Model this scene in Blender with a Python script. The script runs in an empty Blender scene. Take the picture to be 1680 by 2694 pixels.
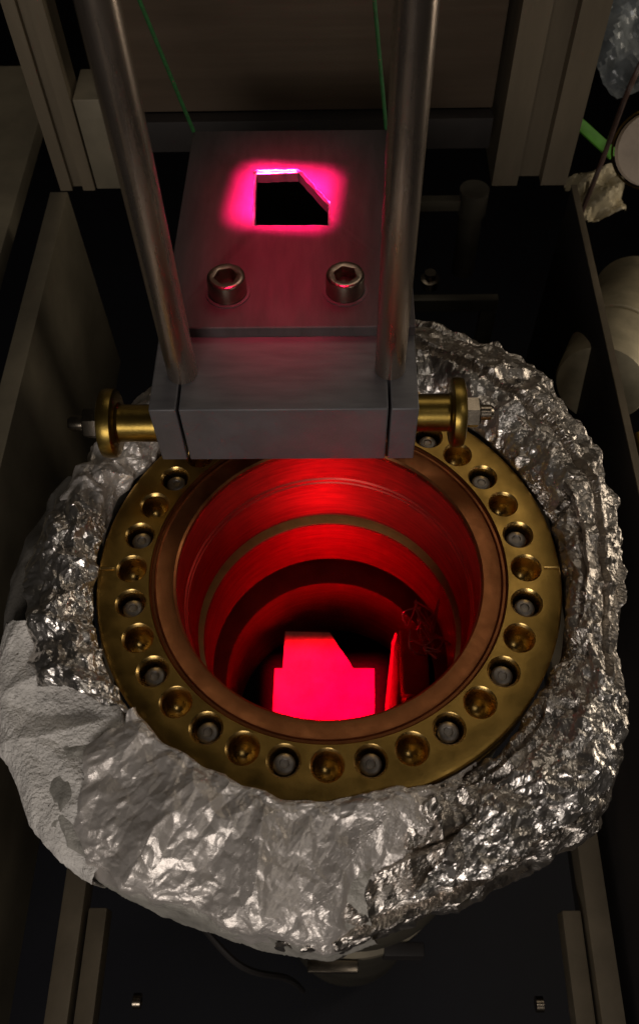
import bpy, bmesh, math, random
import numpy as np
from mathutils import Vector, Matrix
random.seed(7)
R = math.radians
sc = bpy.context.scene
COL = sc.collection

# ------------------------------------------------------------------ camera
cam_d = bpy.data.cameras.new('camera')
cam = bpy.data.objects.new('camera', cam_d); COL.objects.link(cam)
cam.location = (0.00692, -0.27687, 0.51232)
cam.rotation_euler = (0.559419, 0.0199527, 0.0081587)
cam_d.sensor_fit = 'VERTICAL'; cam_d.sensor_height = 36.0
cam_d.lens = 36.0 * 2315.03 / 2694.0
cam_d.clip_start = 0.01; cam_d.clip_end = 50
cam_d.dof.use_dof = True; cam_d.dof.focus_distance = 0.60; cam_d.dof.aperture_fstop = 11
sc.camera = cam

# ------------------------------------------------------------------ world and lamps
w = bpy.data.worlds.new('World'); sc.world = w; w.use_nodes = True
w.node_tree.nodes['Background'].inputs['Color'].default_value = (0.9, 0.78, 0.62, 1)
w.node_tree.nodes['Background'].inputs['Strength'].default_value = 0.006

def area(name, loc, aim, sx, sy, power, color, spread=180.0):
    d = bpy.data.lights.new(name, 'AREA'); d.shape = 'RECTANGLE'; d.size = sx; d.size_y = sy
    d.energy = power; d.color = color; d.spread = R(spread)
    o = bpy.data.objects.new(name, d); COL.objects.link(o); o.location = loc
    o.rotation_euler = (Vector(aim) - Vector(loc)).to_track_quat('-Z', 'Y').to_euler()
    return o
area('room_lamp_front', (-0.25, -1.35, 0.60), (0, 0, 0), 0.70, 0.45, 6.6, (1.0, 0.91, 0.83))
area('room_lamp_back', (0.22, 0.85, 1.25), (0, 0.05, 0), 0.80, 0.50, 1.3, (1.0, 0.86, 0.68))
area('room_lamp_top', (0.55, -0.50, 1.25), (0, 0, 0), 0.25, 0.25, 0.70, (1.0, 0.90, 0.78))
area('rod_streak_fill', (1.05, 0.30, 0.12), (0, 0.1, 0.15), 0.22, 0.60, 2.2, (1.0, 0.86, 0.68))  # added low lamp for the rod streaks, in place of bright surroundings
# collimated red laser beams from above, then two added red fill lamps
area('laser_chamber', (-0.004, 0.012, 0.78), (-0.004, 0.012, -0.25), 0.105, 0.078, 0.34, (1.0, 0.0, 0.022), 1.6)
area('laser_plate', (-0.033, 0.240, 0.70), (-0.031, 0.257, 0.09), 0.058, 0.053, 0.80, (1.0, 0.006, 0.125), 3.6)
area('plate_halo_fill', (-0.030, 0.205, 0.70), (-0.030, 0.206, 0.09), 0.04, 0.17, 0.060, (1.0, 0.01, 0.08), 13.0)  # added weak, wide lamp for the red haze over plate and block
area('bore_bounce_fill', (0.012, -0.070, -0.235), (0.012, 0.10, -0.110), 0.050, 0.060, 0.026, (1.0, 0.0, 0.03), 70.0)  # added lamp hidden in the bore, standing in for bounced laser light

sc.view_settings.view_transform = 'Standard'; sc.view_settings.look = 'None'
sc.view_settings.gamma = 1.0; sc.view_settings.exposure = 0.0
sc.cycles.use_denoising = True
sc.cycles.max_bounces = 10; sc.cycles.diffuse_bounces = 5; sc.cycles.glossy_bounces = 6
sc.cycles.sample_clamp_indirect = 6.0
sc.cycles.blur_glossy = 0.5

# ------------------------------------------------------------------ materials
MATS = {}
def mat(name, col, metal=0.0, rough=0.5, vary=0.0, vscale=30.0, bump=0.0, bscale=200.0, stretch=None,
        rvary=0.0, spec=0.5, bump2=0.0, bscale2=60.0, aniso=0.0):
    m = bpy.data.materials.new(name); m.use_nodes = True; MATS[name] = m
    nt = m.node_tree; b = nt.nodes['Principled BSDF']
    b.inputs['Base Color'].default_value = (*col, 1); b.inputs['Metallic'].default_value = metal
    b.inputs['Roughness'].default_value = rough; b.inputs['Specular IOR Level'].default_value = spec
    if aniso: b.inputs['Anisotropic'].default_value = aniso
    tc = nt.nodes.new('ShaderNodeTexCoord'); mp = nt.nodes.new('ShaderNodeMapping')
    nt.links.new(tc.outputs['Object'], mp.inputs['Vector'])
    if stretch: mp.inputs['Scale'].default_value = stretch
    def noise(scale, detail=6):
        n = nt.nodes.new('ShaderNodeTexNoise'); n.inputs['Scale'].default_value = scale
        n.inputs['Detail'].default_value = detail; n.inputs['Roughness'].default_value = 0.6
        nt.links.new(mp.outputs['Vector'], n.inputs['Vector']); return n
    if vary or rvary:
        n = noise(vscale)
        r = nt.nodes.new('ShaderNodeValToRGB'); r.color_ramp.elements[0].position = 0.32; r.color_ramp.elements[1].position = 0.68
        lo = tuple(c * (1 - vary) for c in col); hi = tuple(min(1, c * (1 + vary * 0.6)) for c in col)
        r.color_ramp.elements[0].color = (*lo, 1); r.color_ramp.elements[1].color = (*hi, 1)
        nt.links.new(n.outputs['Fac'], r.inputs['Fac']); nt.links.new(r.outputs['Color'], b.inputs['Base Color'])
        if rvary:
            n2 = noise(vscale * 2.3)
            mr = nt.nodes.new('ShaderNodeMapRange'); mr.inputs['From Min'].default_value = 0.3; mr.inputs['From Max'].default_value = 0.7
            mr.inputs['To Min'].default_value = max(0.04, rough - rvary); mr.inputs['To Max'].default_value = rough + rvary
            nt.links.new(n2.outputs['Fac'], mr.inputs['Value']); nt.links.new(mr.outputs['Result'], b.inputs['Roughness'])
    prev = None
    for st, s in ((bump2, bscale2), (bump, bscale)):
        if st:
            bp = nt.nodes.new('ShaderNodeBump'); bp.inputs['Strength'].default_value = st; bp.inputs['Distance'].default_value = 0.002
            nt.links.new(noise(s, 3).outputs['Fac'], bp.inputs['Height'])
            if prev: nt.links.new(prev.outputs['Normal'], bp.inputs['Normal'])
            nt.links.new(bp.outputs['Normal'], b.inputs['Normal']); prev = bp
    return m
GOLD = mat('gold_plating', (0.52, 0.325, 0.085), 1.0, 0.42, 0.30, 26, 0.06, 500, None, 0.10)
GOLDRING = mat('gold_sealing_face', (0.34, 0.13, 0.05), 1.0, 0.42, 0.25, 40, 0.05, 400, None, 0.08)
NUTGOLD = mat('lighter_gold', (0.62, 0.42, 0.15), 1.0, 0.29, 0.25, 90, 0.05, 700, None, 0.06)
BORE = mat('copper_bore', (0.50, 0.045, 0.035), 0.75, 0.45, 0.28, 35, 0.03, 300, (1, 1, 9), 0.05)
LEDGE = mat('brass_ledge', (0.60, 0.38, 0.12), 0.2, 0.4, 0.2, 60)
STUD = mat('stud_steel', (0.36, 0.33, 0.31), 0.8, 0.5, 0.3, 200, 0.1, 900)
ALU = mat('milled_aluminium', (0.155, 0.150, 0.158), 0.2, 0.46, 0.22, 22, 0.12, 900, (1, 6, 1), 0.12)
ALUPL = mat('satin_aluminium', (0.085, 0.070, 0.072), 0.15, 0.50, 0.22, 26, 0.12, 900, (5, 1, 1), 0.12)
EDGE = mat('bright_cut_edge', (0.9, 0.88, 0.88), 1.0, 0.30, 0.1, 100, 0.1, 900)
STEEL = mat('polished_rod', (0.52, 0.43, 0.36), 0.95, 0.28, 0.12, 60, 0.03, 600, (1, 1, 0.1), 0.05)
SCREW = mat('screw_steel', (0.33, 0.28, 0.22), 1.0, 0.26, 0.2, 150, 0.05, 900)
BRASS = mat('brass', (0.33, 0.225, 0.055), 1.0, 0.34, 0.2, 120, 0.05, 700)
FOIL = mat('crumpled_foil', (0.60, 0.55, 0.50), 1.0, 0.35, 0.15, 60, 0.25, 420, None, 0.08, bump2=0.2, bscale2=170)
FOILS = mat('smooth_foil', (0.74, 0.685, 0.64), 0.55, 0.40, 0.10, 14, 0.12, 500)
FOILB = mat('bright_foil', (0.70, 0.66, 0.62), 0.95, 0.30, 0.10, 40, 0.15, 400)
WRAP = mat('dull_wrap', (0.40, 0.38, 0.34), 0.2, 0.55, 0.3, 60, 0.5, 400)
PAD = mat('foil_faced_wool', (0.88, 0.84, 0.79), 0.0, 0.6, 0.22, 110, 1.0, 420, None, 0.06, bump2=0.8, bscale2=150)
CLOTH = mat('glass_cloth', (0.13, 0.12, 0.105), 0.0, 0.8, 0.3, 60, 0.4, 500)
PANEL = mat('brushed_panel', (0.135, 0.098, 0.068), 0.3, 0.45, 0.16, 16, 0.05, 300, (0.25, 1, 5), 0.06)
PROFILE = mat('anodised_profile', (0.22, 0.18, 0.125), 0.45, 0.5, 0.25, 18, 0.06, 500, (1, 1, 0.2))
FRAME = mat('painted_frame', (0.26, 0.225, 0.16), 0.3, 0.55, 0.3, 12, 0.06, 400)
DARKPIPE = mat('dull_pipe', (0.10, 0.088, 0.065), 0.3, 0.5, 0.4, 12, 0.1, 100)
WIRE = mat('thin_wire', (0.55, 0.30, 0.27), 0.7, 0.35)
BACKING = mat('backing_black', (0.006, 0.005, 0.005), 0.0, 0.9, spec=0.05)
DARK = mat('dark_steel', (0.035, 0.03, 0.028), 0.2, 0.6, 0.3, 15)
FLOORM = mat('dark_floor', (0.004, 0.0045, 0.010), 0.0, 0.7, 0.4, 4)
BLACK = mat('black_chamber_floor', (0.008, 0.007, 0.007), 0.0, 0.9, spec=0.1)
TARGET = mat('copper_target', (0.80, 0.28, 0.22), 0.0, 0.6, 0.30, 45, 0.3, 200)
GREEN = mat('green_string', (0.014, 0.11, 0.022), 0.0, 0.6, 0.3, 300)
GREENP = mat('green_plastic', (0.13, 0.42, 0.05), 0.0, 0.45, 0.2, 60)
BEIGE = mat('beige_enamel', (0.42, 0.33, 0.24), 0.0, 0.5, 0.25, 25, 0.1, 200)
OLIVE = mat('dusty_can', (0.52, 0.45, 0.30), 0.2, 0.55, 0.35, 25, 0.1, 200)
PLASTIC = mat('clear_grey_plastic', (0.22, 0.24, 0.25), 0.1, 0.28, 0.4, 30, 0.3, 90)
CABLE = mat('brown_cable', (0.075, 0.04, 0.03), 0.0, 0.5, 0.3, 80)

# ------------------------------------------------------------------ helpers
def finish(name, bm, m, parent=None, smooth=True, angle=35):
    bmesh.ops.recalc_face_normals(bm, faces=bm.faces)
    me = bpy.data.meshes.new(name); bm.to_mesh(me); bm.free()
    me.materials.append(m)
    o = bpy.data.objects.new(name, me); COL.objects.link(o)
    if parent: o.parent = parent
    if smooth:
        for p in me.polygons: p.use_smooth = True
        me.set_sharp_from_angle(angle=R(angle))
    return o
def tag(o, label, cat, group=None):
    o['label'] = label; o['category'] = cat
    if group: o['group'] = group
    return o
def thing(name, label, cat, loc=(0, 0, 0), group=None):
    o = bpy.data.objects.new(name, None); COL.objects.link(o); o.location = loc; o.empty_display_size = 0.02
    return tag(o, label, cat, group)
def struct(o): o['kind'] = 'structure'; return o
def box(bm, x0, x1, y0, y1, z0, z1, bev=0.0):
    r = bmesh.ops.create_cube(bm, size=1.0)
    vs = r['verts']
    bmesh.ops.scale(bm, vec=(x1 - x0, y1 - y0, z1 - z0), verts=vs)
    bmesh.ops.translate(bm, vec=((x0 + x1) / 2, (y0 + y1) / 2, (z0 + z1) / 2), verts=vs)
    if bev:
        es = list({e for v in vs for e in v.link_edges})
        bmesh.ops.bevel(bm, geom=es, offset=bev, segments=2, affect='EDGES', profile=0.6)
def lathe(bm, prof, seg=64, axis='Z', loc=(0, 0, 0), closed=False):
    rings = []
    for r, z in prof:
        ring = []
        if r < 1e-6:
            p = {'Z': (0, 0, z), 'X': (z, 0, 0), 'Y': (0, z, 0)}[axis]
            ring = [bm.verts.new((p[0] + loc[0], p[1] + loc[1], p[2] + loc[2]))]
        else:
            for i in range(seg):
                a = 2 * math.pi * i / seg; c, s = r * math.cos(a), r * math.sin(a)
                p = {'Z': (c, s, z), 'X': (z, c, s), 'Y': (s, z, c)}[axis]
                ring.append(bm.verts.new((p[0] + loc[0], p[1] + loc[1], p[2] + loc[2])))
        rings.append(ring)
    pairs = list(zip(rings, rings[1:])) + ([(rings[-1], rings[0])] if closed else [])
    for A, B in pairs:
        if len(A) == 1 and len(B) == 1: continue
        for i in range(seg):
            j = (i + 1) % seg
            if len(A) == 1: bm.faces.new((A[0], B[i], B[j]))
            elif len(B) == 1: bm.faces.new((A[i], A[j], B[0]))
            else: bm.faces.new((A[i], A[j], B[j], B[i]))
def prism(bm, pts, z0, z1):
    a = [bm.verts.new((x, y, z0)) for x, y in pts]; b = [bm.verts.new((x, y, z1)) for x, y in pts]
    bm.faces.new(b); bm.faces.new(a[::-1])
    n = len(pts)
    for i in range(n): bm.faces.new((a[i], a[(i + 1) % n], b[(i + 1) % n], b[i]))
def tube(bm, pts, r, seg=10):
    pts = [Vector(p) for p in pts]; rings = []
    up = Vector((0.31, 0.17, 0.93))
    for i, p in enumerate(pts):
        t = (pts[min(i + 1, len(pts) - 1)] - pts[max(i - 1, 0)]).normalized()
        u = t.cross(up).normalized(); v = t.cross(u)
        rings.append([bm.verts.new(p + r * (math.cos(2 * math.pi * k / seg) * u + math.sin(2 * math.pi * k / seg) * v)) for k in range(seg)])
    for A, B in zip(rings, rings[1:]):
        for k in range(seg): bm.faces.new((A[k], A[(k + 1) % seg], B[(k + 1) % seg], B[k]))
    bm.faces.new(rings[0][::-1]); bm.faces.new(rings[-1])
def smoothpath(ctrl, n=40):
    ctrl = [Vector(c) for c in ctrl]; out = []
    P = [ctrl[0]] + ctrl + [ctrl[-1]]
    for i in range(1, len(P) - 2):
        for k in range(n // (len(ctrl) - 1)):
            t = k / (n // (len(ctrl) - 1)); p0, p1, p2, p3 = P[i - 1:i + 3]
            out.append(0.5 * (2 * p1 + (p2 - p0) * t + (2 * p0 - 5 * p1 + 4 * p2 - p3) * t * t + (3 * p1 - p0 - 3 * p2 + p3) * t ** 3))
    return out + [ctrl[-1]]

# ------------------------------------------------------------------ the setting
bm = bmesh.new(); box(bm, -3, 3, -3, 3, -1.06, -1.0)
struct(finish('floor', bm, FLOORM, smooth=False))

# ------------------------------------------------------------------ frame round the chamber
def slot_profile(bm, w, axis, a0, a1, cx, cy, slot_faces):
    """square T-slot profile, side w, running along axis from a0 to a1; slot on the given faces"""
    h = w / 2; s = w * 0.16; d = w * 0.20
    pts = []
    # walk round: bottom(-y), right(+x), top(+y), left(-x)
    for k, f in enumerate(('S', 'E', 'N', 'W')):
        base = [(-h, -h)]
        if f in slot_faces: base += [(-s, -h), (-s, -h + d), (s, -h + d), (s, -h)]
        a = k * math.pi / 2; c, sn = round(math.cos(a)), round(math.sin(a))
        pts += [(x * c - y * sn, x * sn + y * c) for x, y in base]
    def P(u, v, t): return {'Z': (cx + u, cy + v, t), 'Y': (cx + u, t, cy + v), 'X': (t, cx + u, cy + v)}[axis]
    A = [bm.verts.new(P(u, v, a0)) for u, v in pts]; B = [bm.verts.new(P(u, v, a1)) for u, v in pts]
    n = len(pts)
    for i in range(n): bm.faces.new((A[i], A[(i + 1) % n], B[(i + 1) % n], B[i]))
    bm.faces.new(A); bm.faces.new(B[::-1])

bm = bmesh.new(); box(bm, -0.175, 0.150, 0.470, 0.478, 0.02, 0.48, 0.001)
t = thing('back_panel', 'dark brushed metal panel standing upright behind the bracket plate', 'panel', (0, 0, 0))
finish('sheet', bm, PANEL, t)
bm = bmesh.new(); box(bm, -0.200, -0.1755, 0.455, 0.470, -0.05, 0.48, 0.001); finish('edge_strip', bm, PROFILE, t)
bm = bmesh.new(); box(bm, -0.175, 0.150, 0.455, 0.4695, -0.012, 0.0195, 0.001); finish('lower_rail', bm, DARK, t)

bm = bmesh.new(); slot_profile(bm, 0.072, 'Z', -0.05, 0.48, 0.1935, 0.486, 'S')
tag(finish('upright_profile', bm, PROFILE, None, True, 30), 'slotted aluminium upright at the right of the dark back panel', 'upright')
bm = bmesh.new(); slot_profile(bm, 0.034, 'Z', -0.05, 0.48, -0.248, 0.467, 'S')
tag(finish('upright_profile', bm, PROFILE, None, True, 30), 'narrow grooved aluminium upright in the upper left corner', 'upright')
bm = bmesh.new(); box(bm, -0.2295, -0.2015, 0.452, 0.50, -0.05, 0.045, 0.0015)
tag(finish('support_post', bm, FRAME), 'short square-topped post between left upright and left rod', 'post')

# side walls of the well the chamber stands in
bm = bmesh.new(); box(bm, 0.2345, 0.2395, -0.62, 0.449, -0.42, -0.051, 0.0008)
tag(finish('side_plate', bm, DARK), 'long dark plate with a thin bright edge, right of the foil', 'plate')
bm = bmesh.new(); box(bm, 0.2340, 0.2400, -0.62, 0.449, -0.0507, -0.0485, 0.0006)
tag(finish('edge_trim', bm, PROFILE), 'thin pale metal strip capping the dark plate right of the foil', 'strip')
bm = bmesh.new(); box(bm, -0.276, -0.2585, -0.62, 0.45, -0.30, -0.051, 0.001)
beam = tag(finish('side_beam', bm, FRAME), 'long brownish beam running past the foil on the left', 'beam')
bm = bmesh.new(); box(bm, -0.70, -0.335, 0.10, 0.75, -0.12, -0.10, 0.002)
tag(finish('shelf', bm, FRAME), 'dull brown ledge beyond the beam at the left edge', 'shelf')
# rails below
for x, z, lab in ((-0.2075, -0.262, 'left'), (0.211, -0.262, 'right')):
    sgn = -1 if x < 0 else 1
    t = thing('base_rail', 'pale grooved rail running towards the viewer under the %s of the foil' % lab, 'rail', (x, 0, z), 'base rails')
    bm = bmesh.new(); box(bm, -0.009, 0.009, -0.62, 0.35, -0.012, 0.012, 0.0015); finish('bar', bm, PROFILE, t)
    bm = bmesh.new(); box(bm, -sgn * 0.0195 - 0.0075, -sgn * 0.0195 + 0.0075, -0.62, -0.172, -0.014, 0.006, 0.0015); finish('inner_bar', bm, PROFILE, t)
    bm = bmesh.new(); lathe(bm, [(0, 0), (0.006, 0), (0.006, 0.006), (0.003, 0.0065), (0, 0.0045)], 16, 'X', (-sgn * 0.045, -0.235, -0.05)); finish('bolt', bm, SCREW, t)
# dim parts behind, right of the bracket
t = thing('rear_bracket', 'dim open metal frame low behind the right rod', 'frame', (0, 0, 0))
bm = bmesh.new(); box(bm, 0.05, 0.188, 0.452, 0.462, -0.222, -0.204, 0.001); finish('top_bar', bm, DARKPIPE, t)
bm = bmesh.new(); box(bm, 0.170, 0.188, 0.452, 0.462, -0.42, -0.2225, 0.001); finish('side_bar', bm, DARKPIPE, t)
bm = bmesh.new(); lathe(bm, [(0.0, -0.16), (0.012, -0.16), (0.012, -0.085), (0.0145, -0.083), (0.0145, -0.055), (0.0, -0.055)], 24, 'Z', (0.142, 0.452, 0))
tag(finish('feedthrough_pipe', bm, DARKPIPE), 'dim stub of vertical pipe behind the right rod', 'pipe')
bm = bmesh.new(); box(bm, 0.06, 0.128, 0.44, 0.45, -0.072, -0.06, 0.001)
tag(finish('cross_bar', bm, DARKPIPE), 'thin dark bar crossing just right of the right rod', 'bar')
bm = bmesh.new(); lathe(bm, [(0, 0), (0.010, 0), (0.010, 0.010), (0.006, 0.011), (0.006, 0.018), (0, 0.018)], 20, 'Z', (0.105, 0.43, -0.16))
tag(finish('small_knob', bm, SCREW), 'small dull knob glinting low behind the right rod', 'knob')

t = thing('cutout_backing', 'near-black pad added under the cut-out of the plate to catch dim laser light', 'pad', (0, 0, 0))  # added pad and post, giving the cut-out a dim red inside
bm = bmesh.new(); box(bm, -0.09, 0.04, 0.19, 0.36, 0.030, 0.038, 0.002); finish('pad', bm, BACKING, t)
bm = bmesh.new(); box(bm, -0.04, -0.01, 0.27, 0.30, -1.0, 0.0298, 0.002); finish('post', bm, DARK, t)
# clutter beyond the plate on the right
t = thing('gauge_can', 'beige round-capped can cut off by the right picture edge', 'can', (0, 0, 0))
bm = bmesh.new(); lathe(bm, [(0, -0.032), (0.030, -0.032), (0.034, -0.034), (0.034, -0.041), (0.031, -0.042), (0.031, -0.10), (0, -0.10)], 40, 'Y', (0, 0, 0))
o = finish('body', bm, BEIGE, t); o.location = (0.320, 0.50, -0.047); o.rotation_euler = (R(-34), 0, R(-20))
bm = bmesh.new(); lathe(bm, [(0.0355, -0.033), (0.0375, -0.035), (0.0375, -0.040), (0.0355, -0.042)], 40, 'Y', (0, 0, 0), True)
o = finish('rim', bm, BRASS, t); o.location = (0.320, 0.50, -0.047); o.rotation_euler = (R(-34), 0, R(-20))
t = thing('motor_can', 'dusty olive cylinder with ring grooves beyond the right plate', 'cylinder', (0.300, 0.37, -0.150))
bm = bmesh.new(); lathe(bm, [(0, -0.13), (0.04, -0.13), (0.042, -0.125), (0.042, -0.06), (0.039, -0.058), (0.039, -0.054), (0.042, -0.052), (0.042, 0.055), (0.038, 0.062), (0, 0.062)], 40, 'Y')
o = finish('housing', bm, OLIVE, t); o.rotation_euler = (R(-14), 0, R(-24))
bm = bmesh.new(); lathe(bm, [(0, 0), (0.011, 0), (0.011, 0.012), (0.007, 0.014), (0.007, 0.03), (0, 0.03)], 18, 'Y')
o = finish('end_cap', bm, BRASS, t); o.location = (-0.005, -0.165, -0.02)
bm = bmesh.new(); box(bm, -0.035, 0.035, -0.006, 0.006, -0.002, 0.002, 0.001)
o = tag(finish('green_strip', bm, GREENP), 'short bright green strip beside the right upright', 'strip'); o.location = (0.285, 0.585, -0.09); o.rotation_euler = (R(25), R(10), R(-52))
bm = bmesh.new(); tube(bm, smoothpath([(0.36, 0.62, 0.10), (0.305, 0.56, 0.0), (0.288, 0.54, -0.10), (0.262, 0.50, -0.20), (0.24, 0.46, -0.30)]), 0.0028, 8)
tag(finish('power_cable', bm, CABLE), 'thin brown cable hanging down beyond the right upright', 'cable')
def rag(name, loc, sx, sy, m, seed, label, cat, rot=(0, 0, 0)):
    rng = np.random.RandomState(seed); n = 26; bm = bmesh.new(); g = {}
    for i in range(n):
        for j in range(n):
            u, v = i / (n - 1) - 0.5, j / (n - 1) - 0.5
            z = 0.35 * sx * (0.5 - u * u - v * v) + 0.07 * sx * (math.sin(9 * u + 5 * v + seed) + math.sin(13 * v - 6 * u + seed * 2)) + rng.uniform(-1, 1) * 0.03 * sx
            q = 1 - 0.35 * math.hypot(u, v)
            g[i, j] = bm.verts.new((u * sx * q, v * sy * q, z))
    for i in range(n - 1):
        for j in range(n - 1): bm.faces.new((g[i, j], g[i + 1, j], g[i + 1, j + 1], g[i, j + 1]))
    o = tag(finish(name, bm, m, None, True, 25), label, cat); o.location = loc; o.rotation_euler = rot
    return o
rag('plastic_bag', (0.315, 0.66, -0.03), 0.09, 0.13, PLASTIC, 3, 'crumpled grey plastic bag at the top right corner', 'bag', (R(40), R(-20), 0.4))
rag('rag', (0.300, 0.56, -0.15), 0.075, 0.07, OLIVE, 8, 'dusty olive rag lying under the green strip', 'rag', (R(25), 0, 0.3))
rag('plastic_wrap', (0.385, 0.72, -0.02), 0.08, 0.10, PLASTIC, 12, 'small bluish plastic wrap under the bag at the right edge', 'plastic', (R(30), 0, 0.9))

# ------------------------------------------------------------------ chamber with gold flange
ch = thing('vacuum_chamber', 'gold-plated round chamber port with a ring of drilled holes and a red-lit bore', 'chamber', (0, 0, 0))
bm = bmesh.new()
def ring_loop(cx_, cy_, r, z, n): return [bm.verts.new((cx_ + r * math.cos(2 * math.pi * i / n), cy_ + r * math.sin(2 * math.pi * i / n), z)) for i in range(n)]
def wall(A, B):
    n = len(A)
    for i in range(n): bm.faces.new((A[i], A[(i + 1) % n], B[(i + 1) % n], B[i]))
loops = [ring_loop(0, 0, r, z, 160) for r, z in [(0.1495, 0.0), (0.1515, -0.0008), (0.1525, -0.0020), (0.1525, -0.0125), (0.1500, -0.0130), (0.1500, -0.0160), (0.1525, -0.0165), (0.1525, -0.030), (0.1180, -0.030), (0.1180, 0.0)]]
for A, B in zip(loops, loops[1:]): wall(A, B)
tops = [loops[0], loops[-1]]
rb = 0.130
for i in range(32):
    a = -math.pi / 2 + i * math.pi / 16; hx, hy = rb * math.cos(a), rb * math.sin(a)
    cr = 0.0104 + random.uniform(-0.0002, 0.0002)
    hp = [(cr, 0.0), (cr - 0.0004, -0.0004), (0.0093, -0.0014), (0.0089, -0.0020)]
    hp += [(0.0089, -0.0295)] if i % 2 else [(0.0088, -0.0080), (0.0085, -0.0110), (0.0074, -0.0140), (0.0050, -0.0165), (0.0018, -0.0180)]
    h = [ring_loop(hx, hy, r, z, 32) for r, z in hp]
    for A, B in zip(h, h[1:]): wall(A, B)
    bm.faces.new(h[-1]); tops.append(h[0])
es = [bm.edges.get((L[i], L[(i + 1) % len(L)])) for L in tops for i in range(len(L))]
bmesh.ops.triangle_fill(bm, use_beauty=True, use_dissolve=False, edges=es)
fo = finish('flange', bm, GOLD, ch, True, 28)
fo.data.materials.append(NUTGOLD)
for p_ in fo.data.polygons:          # lighter gold in the holes: light on their walls put into the colour
    if 0.1185 < math.hypot(p_.center.x, p_.center.y) < 0.1425 and p_.center.z < -0.0001: p_.material_index = 1
bm = bmesh.new()
prof = [(0.1178, -0.0300), (0.1178, -0.0012), (0.1172, -0.0008), (0.1165, -0.0026), (0.1150, -0.0026), (0.1143, -0.0014), (0.1136, -0.0030),
        (0.1120, -0.0034), (0.1050, -0.0042), (0.1026, -0.0042), (0.1012, -0.0056), (0.1012, -0.0300)]
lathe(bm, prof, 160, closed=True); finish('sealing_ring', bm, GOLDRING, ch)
bm = bmesh.new()
prof = [(0.1010, -0.0090), (0.1010, -0.0420), (0.1000, -0.0432), (0.1000, -0.0460), (0.0992, -0.0470), (0.0990, -0.0880), (0.0978, -0.0900)]
back = [(0.112, -0.0900), (0.112, -0.0090)]
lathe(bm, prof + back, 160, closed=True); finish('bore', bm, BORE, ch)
bm = bmesh.new()
prof = [(0.1118, -0.0996), (0.0958, -0.0996), (0.0946, -0.1003), (0.0946, -0.1570), (0.1150, -0.1570), (0.1150, -0.0905), (0.1122, -0.0905)]
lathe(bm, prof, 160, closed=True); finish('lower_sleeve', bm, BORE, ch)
bm = bmesh.new(); lathe(bm, [(0.1115, -0.0985), (0.0964, -0.0985), (0.0950, -0.0989), (0.0950, -0.0994), (0.1115, -0.0992)], 160, closed=True); finish('ledge_ring', bm, LEDGE, ch)
bm = bmesh.new()
prof = [(0.0875, -0.1900), (0.0870, -0.2900), (0.1400, -0.2900), (0.1400, -0.1575), (0.1350, -0.1575), (0.1350, -0.1900)]
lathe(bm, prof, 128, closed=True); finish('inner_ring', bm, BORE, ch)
bm = bmesh.new(); lathe(bm, [(0, -0.2905), (0.141, -0.2905), (0.141, -0.296), (0, -0.296)], 96); finish('base_disc', bm, BLACK, ch)
bm = bmesh.new()
prof = [(0.141, -0.0305), (0.146, -0.0305), (0.146, -0.285), (0.141, -0.285)]
lathe(bm, prof, 96, closed=True); finish('outer_shell', bm, FRAME, ch)
for s in (-1, 1):      # leak-check grooves shown as bright raised scribe lines
    bm = bmesh.new(); box(bm, min(s * 0.1415, s * 0.1518), max(s * 0.1415, s * 0.1518), -0.0009, 0.0009, 0.0001, 0.0006, 0.0002)
    finish('scribe_line', bm, NUTGOLD, ch)
# steel stud ends sit down in every other hole, the rest are empty
bm = bmesh.new()
lathe(bm, [(0.0066, -0.0220), (0.0066, -0.0012), (0.0058, -0.0004), (0.0052, 0.0), (0.0030, 0.0), (0.0024, -0.0007), (0, -0.0010)], 28)
stud0 = finish('stud', bm, STUD, ch)
for i in range(1, 32, 2):
    a = -math.pi / 2 + i * math.pi / 16
    o = stud0 if i == 1 else stud0.copy()
    if i > 1: COL.objects.link(o); o.parent = ch
    o.location = (rb * math.cos(a), rb * math.sin(a), -0.0062 + random.uniform(-0.0015, 0.0015))
    o.rotation_euler = (R(random.uniform(-3, 3)), R(random.uniform(-3, 3)), random.uniform(0, 6))
# pipe under the chamber with its clamp
t = thing('exhaust_pipe', 'dim wide pipe with a clamp band below the front foil', 'pipe', (0.02, -0.09, -0.30))
bm = bmesh.new(); lathe(bm, [(0, 0), (0.10, 0), (0.104, -0.01), (0.104, -0.05), (0.092, -0.06), (0.092, -0.65), (0, -0.65)], 64); finish('tube', bm, DARKPIPE, t)
bm = bmesh.new(); lathe(bm, [(0.0925, -0.150), (0.100, -0.152), (0.100, -0.172), (0.0925, -0.174)], 64, closed=True); finish('clamp_band', bm, FRAME, t)
bm = bmesh.new(); box(bm, -0.045, 0.005, -0.112, -0.101, -0.170, -0.156, 0.002); finish('clamp_latch', bm, SCREW, t)
bm = bmesh.new(); box(bm, 0.03, 0.07, -0.098, -0.085, -0.19, -0.15, 0.002); finish('clamp_lug', bm, DARK, t)

bm = bmesh.new(); tube(bm, smoothpath([(-0.17, -0.12, -0.47), (-0.10, -0.19, -0.49), (-0.05, -0.20, -0.56), (-0.04, -0.20, -0.75)], 30), 0.0035, 8)
tag(finish('loose_cable', bm, DARK), 'thin dark cable hanging beside the pipe below the foil', 'cable')
bm = bmesh.new(); box(bm, -0.19, 0.19, -0.05, -0.03, -0.50, -0.48, 0.002)
tag(finish('cross_rail', bm, FRAME), 'dim cross rail behind the pipe below the foil', 'rail')
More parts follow.
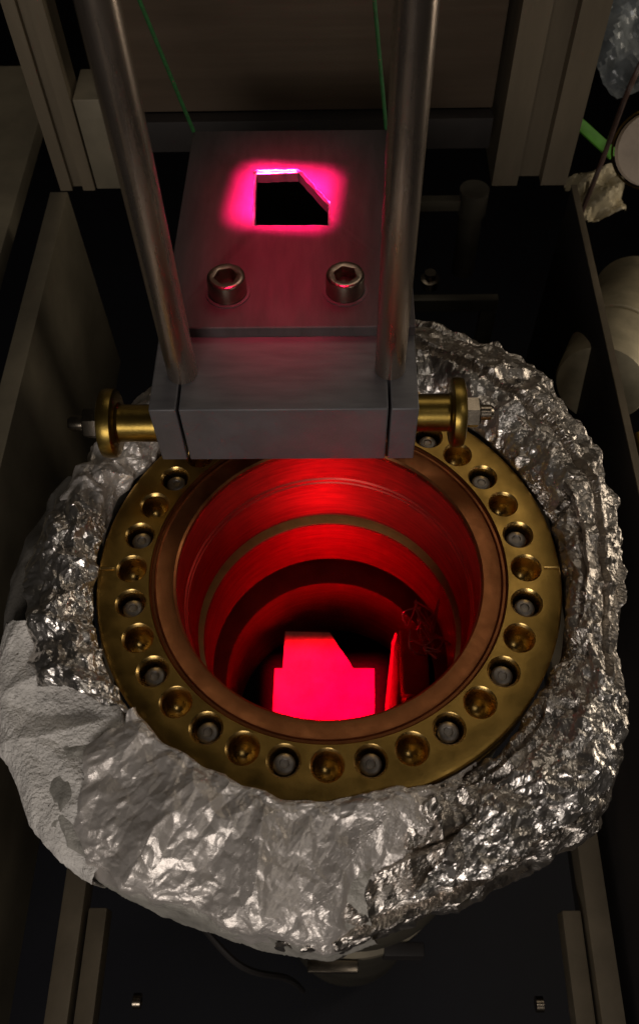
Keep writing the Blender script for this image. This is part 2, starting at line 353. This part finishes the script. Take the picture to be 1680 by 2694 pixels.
# things inside the bore
bm = bmesh.new()
prism(bm, [(-0.0434, 0.0677), (-0.0445, 0.0305), (-0.0520, 0.0305), (-0.0524, -0.045), (0.0380, -0.045), (0.0393, 0.0305), (0.0199, 0.0305), (0.0172, 0.036), (-0.0016, 0.0668)], -0.2540, -0.25)
o = thing('target_block', 'x', 'x', (0, 0, 0)); finish('lit_plate', bm, TARGET, o)
bm = bmesh.new(); box(bm, -0.038, 0.012, -0.04, 0.028, -0.2902, -0.2543, 0.001); finish('pedestal', bm, BLACK, o)
tag(o, 'stepped block glowing bright pink-red at the bottom of the bore', 'block')
bm = bmesh.new()
tri = [Vector((0.0440, -0.040, -0.2895)), Vector((0.0650, -0.014, -0.2895)), Vector((0.0545, 0.033, -0.175)), Vector((0.0515, 0.024, -0.178))]
nrm = (tri[1] - tri[0]).cross(tri[2] - tri[0]).normalized() * 0.003
A = [bm.verts.new(p) for p in tri]; B = [bm.verts.new(p + nrm) for p in tri]
bm.faces.new(A); bm.faces.new(B[::-1])
for i in range(4): bm.faces.new((A[i], A[(i + 1) % 4], B[(i + 1) % 4], B[i]))
tag(finish('thin_fin', bm, TARGET, smooth=False), 'thin leaning red fin right of the glowing block', 'fin')
t = thing('holder_arm', 'dark red-lit bracket at the right inside the bore', 'bracket', (0.07, 0.01, -0.21))
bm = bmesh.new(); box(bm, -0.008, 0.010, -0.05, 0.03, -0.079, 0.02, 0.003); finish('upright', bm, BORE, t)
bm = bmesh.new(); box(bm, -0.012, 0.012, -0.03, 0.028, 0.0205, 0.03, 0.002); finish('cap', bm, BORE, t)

# ------------------------------------------------------------------ bracket block, plate, screws, knobs
br = thing('clamp_bracket', 'grey metal clamp block with bolted plate holding the two rods over the bore', 'bracket', (0, 0, 0))
RL = (-0.0922, 0.0967); RR = (0.0402, 0.0990); rr = 0.0096
xl, xr, yf, yb = -0.1112, 0.0573, 0.067, 0.131
def clampfront():
    pts = [(xl, yb), (xl, yf)]
    for cx_, cy_ in (RL, RR):
        s = 0.0009; xs = cx_ - 0.0010
        pts += [(xs - s, yf), (xs - s, cy_ - 0.004), (xs + s, cy_ - 0.004), (xs + s, yf)]
    return pts + [(xr, yf), (xr, yb)]
bm = bmesh.new(); prism(bm, clampfront(), 0.030, 0.0832)
o = finish('block', bm, ALU, br, True, 30)
bv = o.modifiers.new('bevel', 'BEVEL'); bv.width = 0.0009; bv.segments = 2; bv.limit_method = 'ANGLE'; bv.angle_limit = R(40)
# plate with an angled cut-out
out = [(-0.1045, 0.336), (-0.1080, 0.128), (0.0574, 0.128), (0.0574, 0.168), (0.0458, 0.335)]
hole = [(-0.0518, 0.2275), (0.0004, 0.2268), (0.0004, 0.2480), (-0.0220, 0.2850), (-0.0530, 0.2840)]
def offset(poly, d):
    n = len(poly); res = []
    for i in range(n):
        p0, p1, p2 = (Vector(poly[(i + k) % n]) for k in (-1, 0, 1))
        a = (p1 - p0).normalized(); b = (p2 - p1).normalized()
        na, nb = Vector((a.y, -a.x)), Vector((b.y, -b.x)); m_ = (na + nb).normalized()
        res.append(tuple(p1 + m_ * d / max(0.3, m_.dot(na))))
    return res
z0, z1 = 0.0836, 0.0920
bm = bmesh.new()
def loop(pts, z): return [bm.verts.new((x, y, z)) for x, y in pts]
def wall(A, B):
    n = len(A)
    for i in range(n): bm.faces.new((A[i], A[(i + 1) % n], B[(i + 1) % n], B[i]))
ob, oc, ot = loop(out, z0), loop(out, z1 - 0.0007), loop(offset(out, -0.0007), z1)
hw = []
rng = random.Random(3)
def dens(poly, per=10, j=0.00035):
    res = []
    for i in range(len(poly)):
        a, b = Vector(poly[i]), Vector(poly[(i + 1) % len(poly)])
        for k in range(per):
            p = a.lerp(b, k / per); res.append((p.x + rng.uniform(-j, j), p.y + rng.uniform(-j, j)))
    return res
hd = dens(hole)
hb, hc = loop(hd, z0), loop(hd, z1 - 0.00075)
ht = loop(dens(offset(hole, 0.0014), 10, 0.00045), z1)
wall(ob, oc); wall(oc, ot); wall(hb, hc); wall(hc, ht)
for lo, hi in ((ob, hb), (ot, ht)):
    es = []
    for L in (lo, hi):
        for i in range(len(L)):
            e = bm.edges.get((L[i], L[(i + 1) % len(L)])); es.append(e)
    bmesh.ops.triangle_fill(bm, use_beauty=True, use_dissolve=False, edges=es)
po = finish('plate', bm, ALUPL, br, True, 30)
po.data.materials.append(EDGE)
for p_ in po.data.polygons:          # chamfer sloped and brightened to throw the laser as a bright line
    if all(abs(po.data.vertices[i].co.x + 0.026) < 0.032 and 0.222 < po.data.vertices[i].co.y < 0.29 for i in p_.vertices) and 0.3 < p_.normal.z < 0.985: p_.material_index = 1
path = []
ed = [(-0.0545, 0.2835), (-0.0520, 0.2858), (-0.0225, 0.2862), (-0.0190, 0.2835), (0.0005, 0.2505), (0.0030, 0.2488)]
for (xa, ya), (xb_, yb_) in zip(ed, ed[1:]):
    n_ = max(2, int(math.hypot(xb_ - xa, yb_ - ya) / 0.0016))
    path += [(xa + (xb_ - xa) * k / n_ + rng.uniform(-0.0003, 0.0003), ya + (yb_ - ya) * k / n_ + rng.uniform(-0.0005, 0.0005), z1 + 0.0003 + rng.uniform(-0.0001, 0.0003)) for k in range(n_)]
bm = bmesh.new(); tube(bm, path, 0.0010, 10); finish('glint_bead', bm, EDGE, br)  # added bead, shaped to catch the laser as a white line
# socket cap screws
bm = bmesh.new()
lathe(bm, [(0.0128, 0.00005), (0.0128, 0.0125), (0.0124, 0.0140), (0.0114, 0.0148), (0.0098, 0.0150)], 40)
top = [v for v in bm.verts if abs(v.co.z - 0.0150) < 1e-6]
top.sort(key=lambda v: math.atan2(v.co.y, v.co.x))
hexr = 0.0080
def hexpt(a, r=hexr):
    k = (a % (math.pi / 3)) - math.pi / 6
    return r * math.cos(math.pi / 6) / math.cos(k)
h1 = []; h2 = []
for v in top:
    a = math.atan2(v.co.y, v.co.x); q = hexpt(a)
    h1.append(bm.verts.new((q * math.cos(a), q * math.sin(a), 0.0146))); h2.append(bm.verts.new((q * math.cos(a), q * math.sin(a), 0.0060)))
wall(top, h1); wall(h1, h2); bm.faces.new(h2)
screw0 = finish('socket_screw', bm, SCREW, br, True, 35)
screw0.location = (-0.0662, 0.1600, z1); screw0.rotation_euler.z = 0.2
bm = bmesh.new(); lathe(bm, [(0.0150, 0.00003), (0.0150, 0.0010), (0.0130, 0.0012), (0.0130, 0.00003)], 40, closed=True)
w0 = finish('washer', bm, ALUPL, screw0)
o = screw0.copy(); COL.objects.link(o); o.parent = br; o.location = (0.0120, 0.1608, z1); o.rotation_euler.z = 0.75
w1 = w0.copy(); COL.objects.link(w1); w1.parent = o
# brass knobs on the cross axle
for s, x0, yk, zk, kl in ((-1, xl, 0.084, 0.0485, 1.32), (1, xr, 0.089, 0.0515, 1.12)):
    bm = bmesh.new(); pf = [(0.0, 0.0), (0.0125, 0.0), (0.0125, 0.020), (0.0140, 0.0210)]
    lathe(bm, [(r, x0 + s * t_ * kl) for r, t_ in pf] + [(0.0, x0 + s * 0.0210 * kl)], 40, 'X', (0, yk, zk)); k = finish('hub', bm, BRASS, br)
    bm = bmesh.new(); pf = [(0.0, 0.0212), (0.0205, 0.0212), (0.0228, 0.0222), (0.0232, 0.0240), (0.0232, 0.0265), (0.0225, 0.0285), (0.0205, 0.0292), (0.0, 0.0292)]
    lathe(bm, [(r, x0 + s * t_ * kl) for r, t_ in pf], 48, 'X', (0, yk, zk)); finish('knob_disc', bm, BRASS, k)
    bm = bmesh.new(); pf = [(0.0, 0.0294), (0.0105, 0.0294), (0.0105, 0.0375), (0.0095, 0.0385), (0.0, 0.0385)]
    lathe(bm, [(r, x0 + s * t_ * kl) for r, t_ in pf], 6, 'X', (0, yk, zk)); finish('lock_nut', bm, SCREW, k)
    bm = bmesh.new(); pf = [(0.0, 0.0387), (0.0052, 0.0387), (0.0052, 0.0450), (0.0040, 0.0465), (0.0, 0.0465)]
    lathe(bm, [(r, x0 + s * t_ * kl) for r, t_ in pf], 20, 'X', (0, yk, zk)); finish('axle_end', bm, SCREW, k)
# rods
for (x, y), lab in ((RL, 'left'), (RR, 'right')):
    bm = bmesh.new(); lathe(bm, [(0, 0.0834), (rr - 0.0006, 0.0834), (rr, 0.0840), (rr, 0.90), (0, 0.90)], 48, 'Z', (x, y, 0))
    tag(finish('steel_rod', bm, STEEL), 'tall polished steel rod clamped in the %s end of the grey block' % lab, 'rod', 'rods standing in the clamp block')
# green cords to the plate's far corners
for pts, lab in (([(-0.1035, 0.333, 0.0935), (-0.128, 0.340, 0.190), (-0.235, 0.371, 0.62)], 'left'), ([(0.0450, 0.333, 0.0935), (0.033, 0.340, 0.187), (-0.022, 0.372, 0.62)], 'right')):
    bm = bmesh.new(); tube(bm, smoothpath(pts, 20), 0.0015, 8)
    tag(finish('green_string', bm, GREEN), 'thin green string rising from the far %s corner of the plate' % lab, 'string', 'green strings')

# ------------------------------------------------------------------ foil wrapping
def worley(P, cell, seed):
    Q = P / cell + seed * 17.31
    I = np.floor(Q); F1 = np.full(len(P), 9.0); F2 = np.full(len(P), 9.0)
    for dx in (-1, 0, 1):
        for dy in (-1, 0, 1):
            for dz in (-1, 0, 1):
                C = I + np.array([dx, dy, dz])
                h = lambda a, b, c: np.modf(np.abs(np.sin(C[:, 0] * a + C[:, 1] * b + C[:, 2] * c) * 43758.5453))[0]
                S = C + np.stack([h(127.1, 311.7, 74.7), h(269.5, 183.3, 246.1), h(113.5, 271.9, 124.6)], 1)
                d = np.sqrt(((Q - S) ** 2).sum(1))
                m = d < F1
                F2 = np.where(m, F1, np.minimum(F2, d)); F1 = np.where(m, d, F1)
    return F1, F2
def swarp(P, scale, amp, seed):
    out_ = np.zeros_like(P); r_ = np.random.RandomState(seed)
    for k in range(3):
        for q in range(4):
            d = r_.normal(size=3); d /= np.linalg.norm(d)
            out_[:, k] += np.sin(P @ d * (2 * math.pi / scale) * r_.uniform(0.6, 1.6) + r_.uniform(0, 6.28))
    return out_ * amp / 2
def facets(A, B, cell, seed):
    """random heights on a triangular lattice, joined by flat triangles: sharp creases, flat facets"""
    r_ = np.random.RandomState(seed); an = r_.uniform(0, 3.1)
    x = (A * math.cos(an) + B * math.sin(an)) / cell; y = (-A * math.sin(an) + B * math.cos(an)) / cell
    wx = 0.45 * np.sin(1.3 * y + 0.7 * x + seed) + 0.3 * np.sin(2.9 * x - 1.7 * y + 2 * seed); wy = 0.45 * np.sin(1.1 * x - 0.9 * y + 3 * seed) + 0.3 * np.sin(2.3 * y + 2.1 * x + seed)
    x, y = x + wx * 0.6, y + wy * 0.6
    k = (x + y) * 0.366025; u, v = x + k, y + k
    iu, iv = np.floor(u), np.floor(v); fu, fv = u - iu, v - iv
    hh = lambda p, q: np.modf(np.abs(np.sin(p * 127.1 + q * 311.7 + seed * 3.77) * 43758.5453))[0] - 0.5
    lo = fu > fv
    h0, h3 = hh(iu, iv), hh(iu + 1, iv + 1)
    hm = np.where(lo, hh(iu + 1, iv), hh(iu, iv + 1))
    mx, mn = np.maximum(fu, fv), np.minimum(fu, fv)
    return h0 * (1 - mx) + hm * (mx - mn) + h3 * mn
TH = np.array([-200, -180, -165, -152, -134, -120, -108, -90, -76, -57, -47, -36, -26, -16, 5, 31, 51, 72, 90, 110, 125, 145, 160, 180, 200.])
RO = np.array([.196, .200, .217, .230, .231, .224, .219, .222, .211, .213, .222, .211, .200, .187, .196, .223, .242, .241, .235, .228, .222, .208, .198, .200, .196])
HH = np.array([.014, .014, .012, .008, .006, .006, .005, .004, .008, .014, .018, .018, .018, .018, .020, .024, .026, .026, .024, .02, .016, .016, .016, .014, .014])
ZC = np.array([-.02, -.022, -.030, -.034, -.030, -.026, -.028, -.032, -.026, -.022, -.02, -.018, -.016, -.016, -.018, -.022, -.026, -.026, -.024, -.022, -.024, -.022, -.020, -.02, -.02])
ZD = np.array([-.11, -.11, -.115, -.12, -.10, -.095, -.10, -.115, -.085, -.075, -.085, -.10, -.11, -.11, -.11, -.11, -.11, -.11, -.11, -.11, -.11, -.11, -.11, -.11, -.11])
def foil(name, label, m, th_in, th_out, r_in, lift, nth, nv, amps, seed, vmax=1.0, vmin=0.0, grow=0.0, smooth=False, ragged=0.004, zdrop=None, folds=(), dive=0.0):
    th_in = [R(a) for a in th_in]; th_out = [R(a) for a in th_out]
    u, v = np.meshgrid(np.linspace(0, 1, nth), np.linspace(vmin, vmax, nv), indexing='ij')
    rs = np.random.RandomState(seed)
    u = u + rs.uniform(-0.35, 0.35, u.shape) / nth; vj = v + rs.uniform(-0.35, 0.35, v.shape) / nv
    vj = np.clip(vj, 0, 1)
    vv = np.clip((v - vmin) / (min(vmax, 0.74) - vmin), 0, 1)
    wob = ragged * sum(np.sin(v * f + p) / f for f, p in ((9, seed), (23, 2 * seed), (51, 3 * seed))) * 40
    t0 = th_in[0] + (th_out[0] - th_in[0]) * vv; t1 = th_in[1] + (th_out[1] - th_in[1]) * vv
    th = t0 + (t1 - t0) * u + wob * (2 * u - 1) ** 2
    thd = np.degrees(th)
    Ro = np.interp(thd, TH, RO) + grow; H = np.interp(thd, TH, HH); zc = np.interp(thd, TH, ZC); zd = np.interp(thd, TH, ZD) if zdrop is None else zdrop
    rin = r_in + 0.0014 * np.sin(th * 11 + seed) + 0.0007 * np.sin(th * 37 + 2 * seed)
    v1 = np.clip(vj / 0.74, 0, 1); v2 = np.clip((vj - 0.74) / 0.26, 0, 1)
    phi = v1 * math.pi * 0.93
    rc = (rin + Ro) / 2; hw_ = (Ro - rin) / 2
    r = rc - hw_ * np.cos(phi) / math.cos(0) ; r = r + v2 * 0.004 - v2 ** 2 * 0.012
    zin = -0.008
    z = (zin + (zc - zin) * v1) + (H + 0.006) * np.sin(phi) + (zd - zc) * v2 + lift - dive * np.clip((u - 0.70) / 0.30, 0, 1) ** 1.5
    P = np.stack([r * np.cos(th), r * np.sin(th), z], -1)
    du = np.gradient(P, axis=0); dv = np.gradient(P, axis=1)
    N = np.cross(dv, du); N /= np.linalg.norm(N, axis=-1, keepdims=True) + 1e-12
    N = np.where((N[..., 2:3] < -0.5), -N, N)
    flat = P.reshape(-1, 3); h = np.zeros(len(flat))
    for cell, amp, kind, warp in amps:
        if kind == 'facet':
            h += 2 * amp * facets((th * 0.19).reshape(-1), (vj * 0.11).reshape(-1), cell, seed + int(cell * 1e4)); continue
        q = flat + swarp(flat, cell * 3.0, cell * warp, seed + int(cell * 1e4))
        F1, F2 = worley(q, cell, seed % 7)
        if kind == 'peak': h += amp * (0.55 - F1)
        elif kind == 'dent': h += amp * (F1 - 0.55)
        else: h += amp * (np.clip(1 - (F2 - F1) * 2.2, 0, 1) - 0.3)
    for v0, depth, wid, fr, ph in folds:
        dv_ = (v - v0 - 0.05 * np.sin(th * fr + ph) - 0.02 * np.sin(th * fr * 2.7 + ph * 2)).reshape(-1)
        h -= depth * (np.exp(-np.abs(dv_) / wid) - 0.6 * np.exp(-np.abs(dv_ - 1.6 * wid) / (1.5 * wid)))
    edge = np.clip(vv * 10, 0.25, 1.0).reshape(-1)
    flat = flat + N.reshape(-1, 3) * (h * edge)[:, None]
    # keep clear of the gold flange
    rad = np.hypot(flat[:, 0], flat[:, 1]); low = rad < 0.1540
    k = np.where(low & (flat[:, 2] < 0.0015), 0.1540 / np.maximum(rad, 1e-6), 1.0)
    flat[:, 0] *= k; flat[:, 1] *= k
    faces = []
    for i in range(nth - 1):
        for j in range(nv - 1):
            a = i * nv + j; b = a + nv
            faces += [(a, b, b + 1), (a, b + 1, a + 1)] if (i + j) % 2 else [(a, b, a + 1), (b, b + 1, a + 1)]
    me = bpy.data.meshes.new(name); me.from_pydata(flat.tolist(), [], faces); me.materials.append(m)
    if smooth:
        for p in me.polygons: p.use_smooth = True
    o = bpy.data.objects.new(name, me); COL.objects.link(o)
    return tag(o, label, 'foil', 'foil wrapped round the flange')
fine = [(0.045, 0.0050, 'ridge', 0.35), (0.016, 0.0020, 'facet', 0), (0.0075, 0.0013, 'facet', 0), (0.0040, 0.0007, 'facet', 0)]
mid = [(0.040, 0.0050, 'ridge', 0.35), (0.018, 0.0030, 'facet', 0), (0.009, 0.0018, 'facet', 0), (0.0045, 0.0009, 'facet', 0)]
broad = [(0.070, 0.0050, 'ridge', 0.3), (0.026, 0.0024, 'facet', 0), (0.013, 0.0017, 'facet', 0), (0.0065, 0.0008, 'facet', 0), (0.0036, 0.0003, 'facet', 0)]
foil('foil_blanket', 'finely crumpled silver foil along the right of the gold flange', FOIL, (-64, 112), (-97, 112), 0.156, 0.0, 560, 110, fine, 5, folds=((0.22, 0.008, 0.02, 3.0, 1.0), (0.42, 0.006, 0.015, 2.3, 2.5), (0.60, 0.006, 0.018, 3.4, 0.3)))
foil('foil_blanket', 'bright crumpled foil under the left brass knob, upper left of the flange', FOILS, (112, 172), (112, 176), 0.157, 0.001, 200, 90, mid, 9)
foil('foil_strip', 'shiny crumpled foil strip running down the left of the flange', FOILB, (166, 222), (164, 202), 0.155, 0.006, 170, 90, mid, 13, vmax=0.80, grow=0.0)
foil('insulation_pad', 'matte whitish foil-faced pad at the lower left of the flange', PAD, (-162, -132), (-173, -126), 0.157, 0.002, 150, 80, [(0.06, 0.006, 'ridge', .3), (0.02, 0.0016, 'peak', .4)], 21, smooth=True, grow=0.004)
foil('foil_sheet', 'broad smoother crinkled foil sheet wrapping the front of the flange', FOILS, (-142, -54), (-130, -89), 0.1512, 0.012, 400, 150, broad, 33, vmax=0.82, ragged=0.009, dive=0.014)
foil('under_wrap', 'dull grey wrap hanging below the front foil sheet', WRAP, (-146, -80), (-140, -84), 0.160, 0.001, 200, 90, [(0.05, 0.006, 'ridge', .3), (0.02, 0.0018, 'facet', 0), (0.009, 0.0006, 'facet', 0)], 44, grow=0.001, smooth=True)
foil('foil_band', 'bright folded foil band overlapping at the lower right of the flange', FOILB, (-58, -20), (-78, -30), 0.170, 0.0075, 150, 70, mid, 52, vmin=0.12, vmax=0.60)
foil('foil_band', 'smoother foil strip beside the right brass knob, upper right of the flange', FOILB, (8, 80), (20, 80), 0.156, 0.006, 190, 50, broad, 57, vmax=0.30)
o = foil('cloth_wrap', 'dull grey cloth showing below the foil at the far left', CLOTH, (155, 212), (155, 212), 0.16, -0.022, 80, 50, [(0.05, 0.006, 'ridge', .3)], 41, smooth=True, grow=0.022)
o['category'] = 'cloth'; del o['group']
bm = bmesh.new(); rw = random.Random(11)
for k in range(9):
    p0 = Vector((0.078 + rw.uniform(-0.010, 0.006), rw.uniform(-0.015, 0.02), -0.112 + rw.uniform(-0.01, 0.01)))
    ctrl = [p0] + [p0 + Vector((rw.uniform(-0.012, 0.008), rw.uniform(-0.016, 0.020), rw.uniform(-0.014, 0.016))) for _ in range(4)]
    tube(bm, smoothpath(ctrl, 28), 0.0007, 6)
tube(bm, smoothpath([(0.0935, 0.0, -0.125), (0.085, 0.002, -0.118), (0.072, 0.0, -0.112)], 12), 0.0011, 6)
tag(finish('wire_tangle', bm, WIRE), 'thin tangled red-lit wires at the right inside the bore', 'wires')
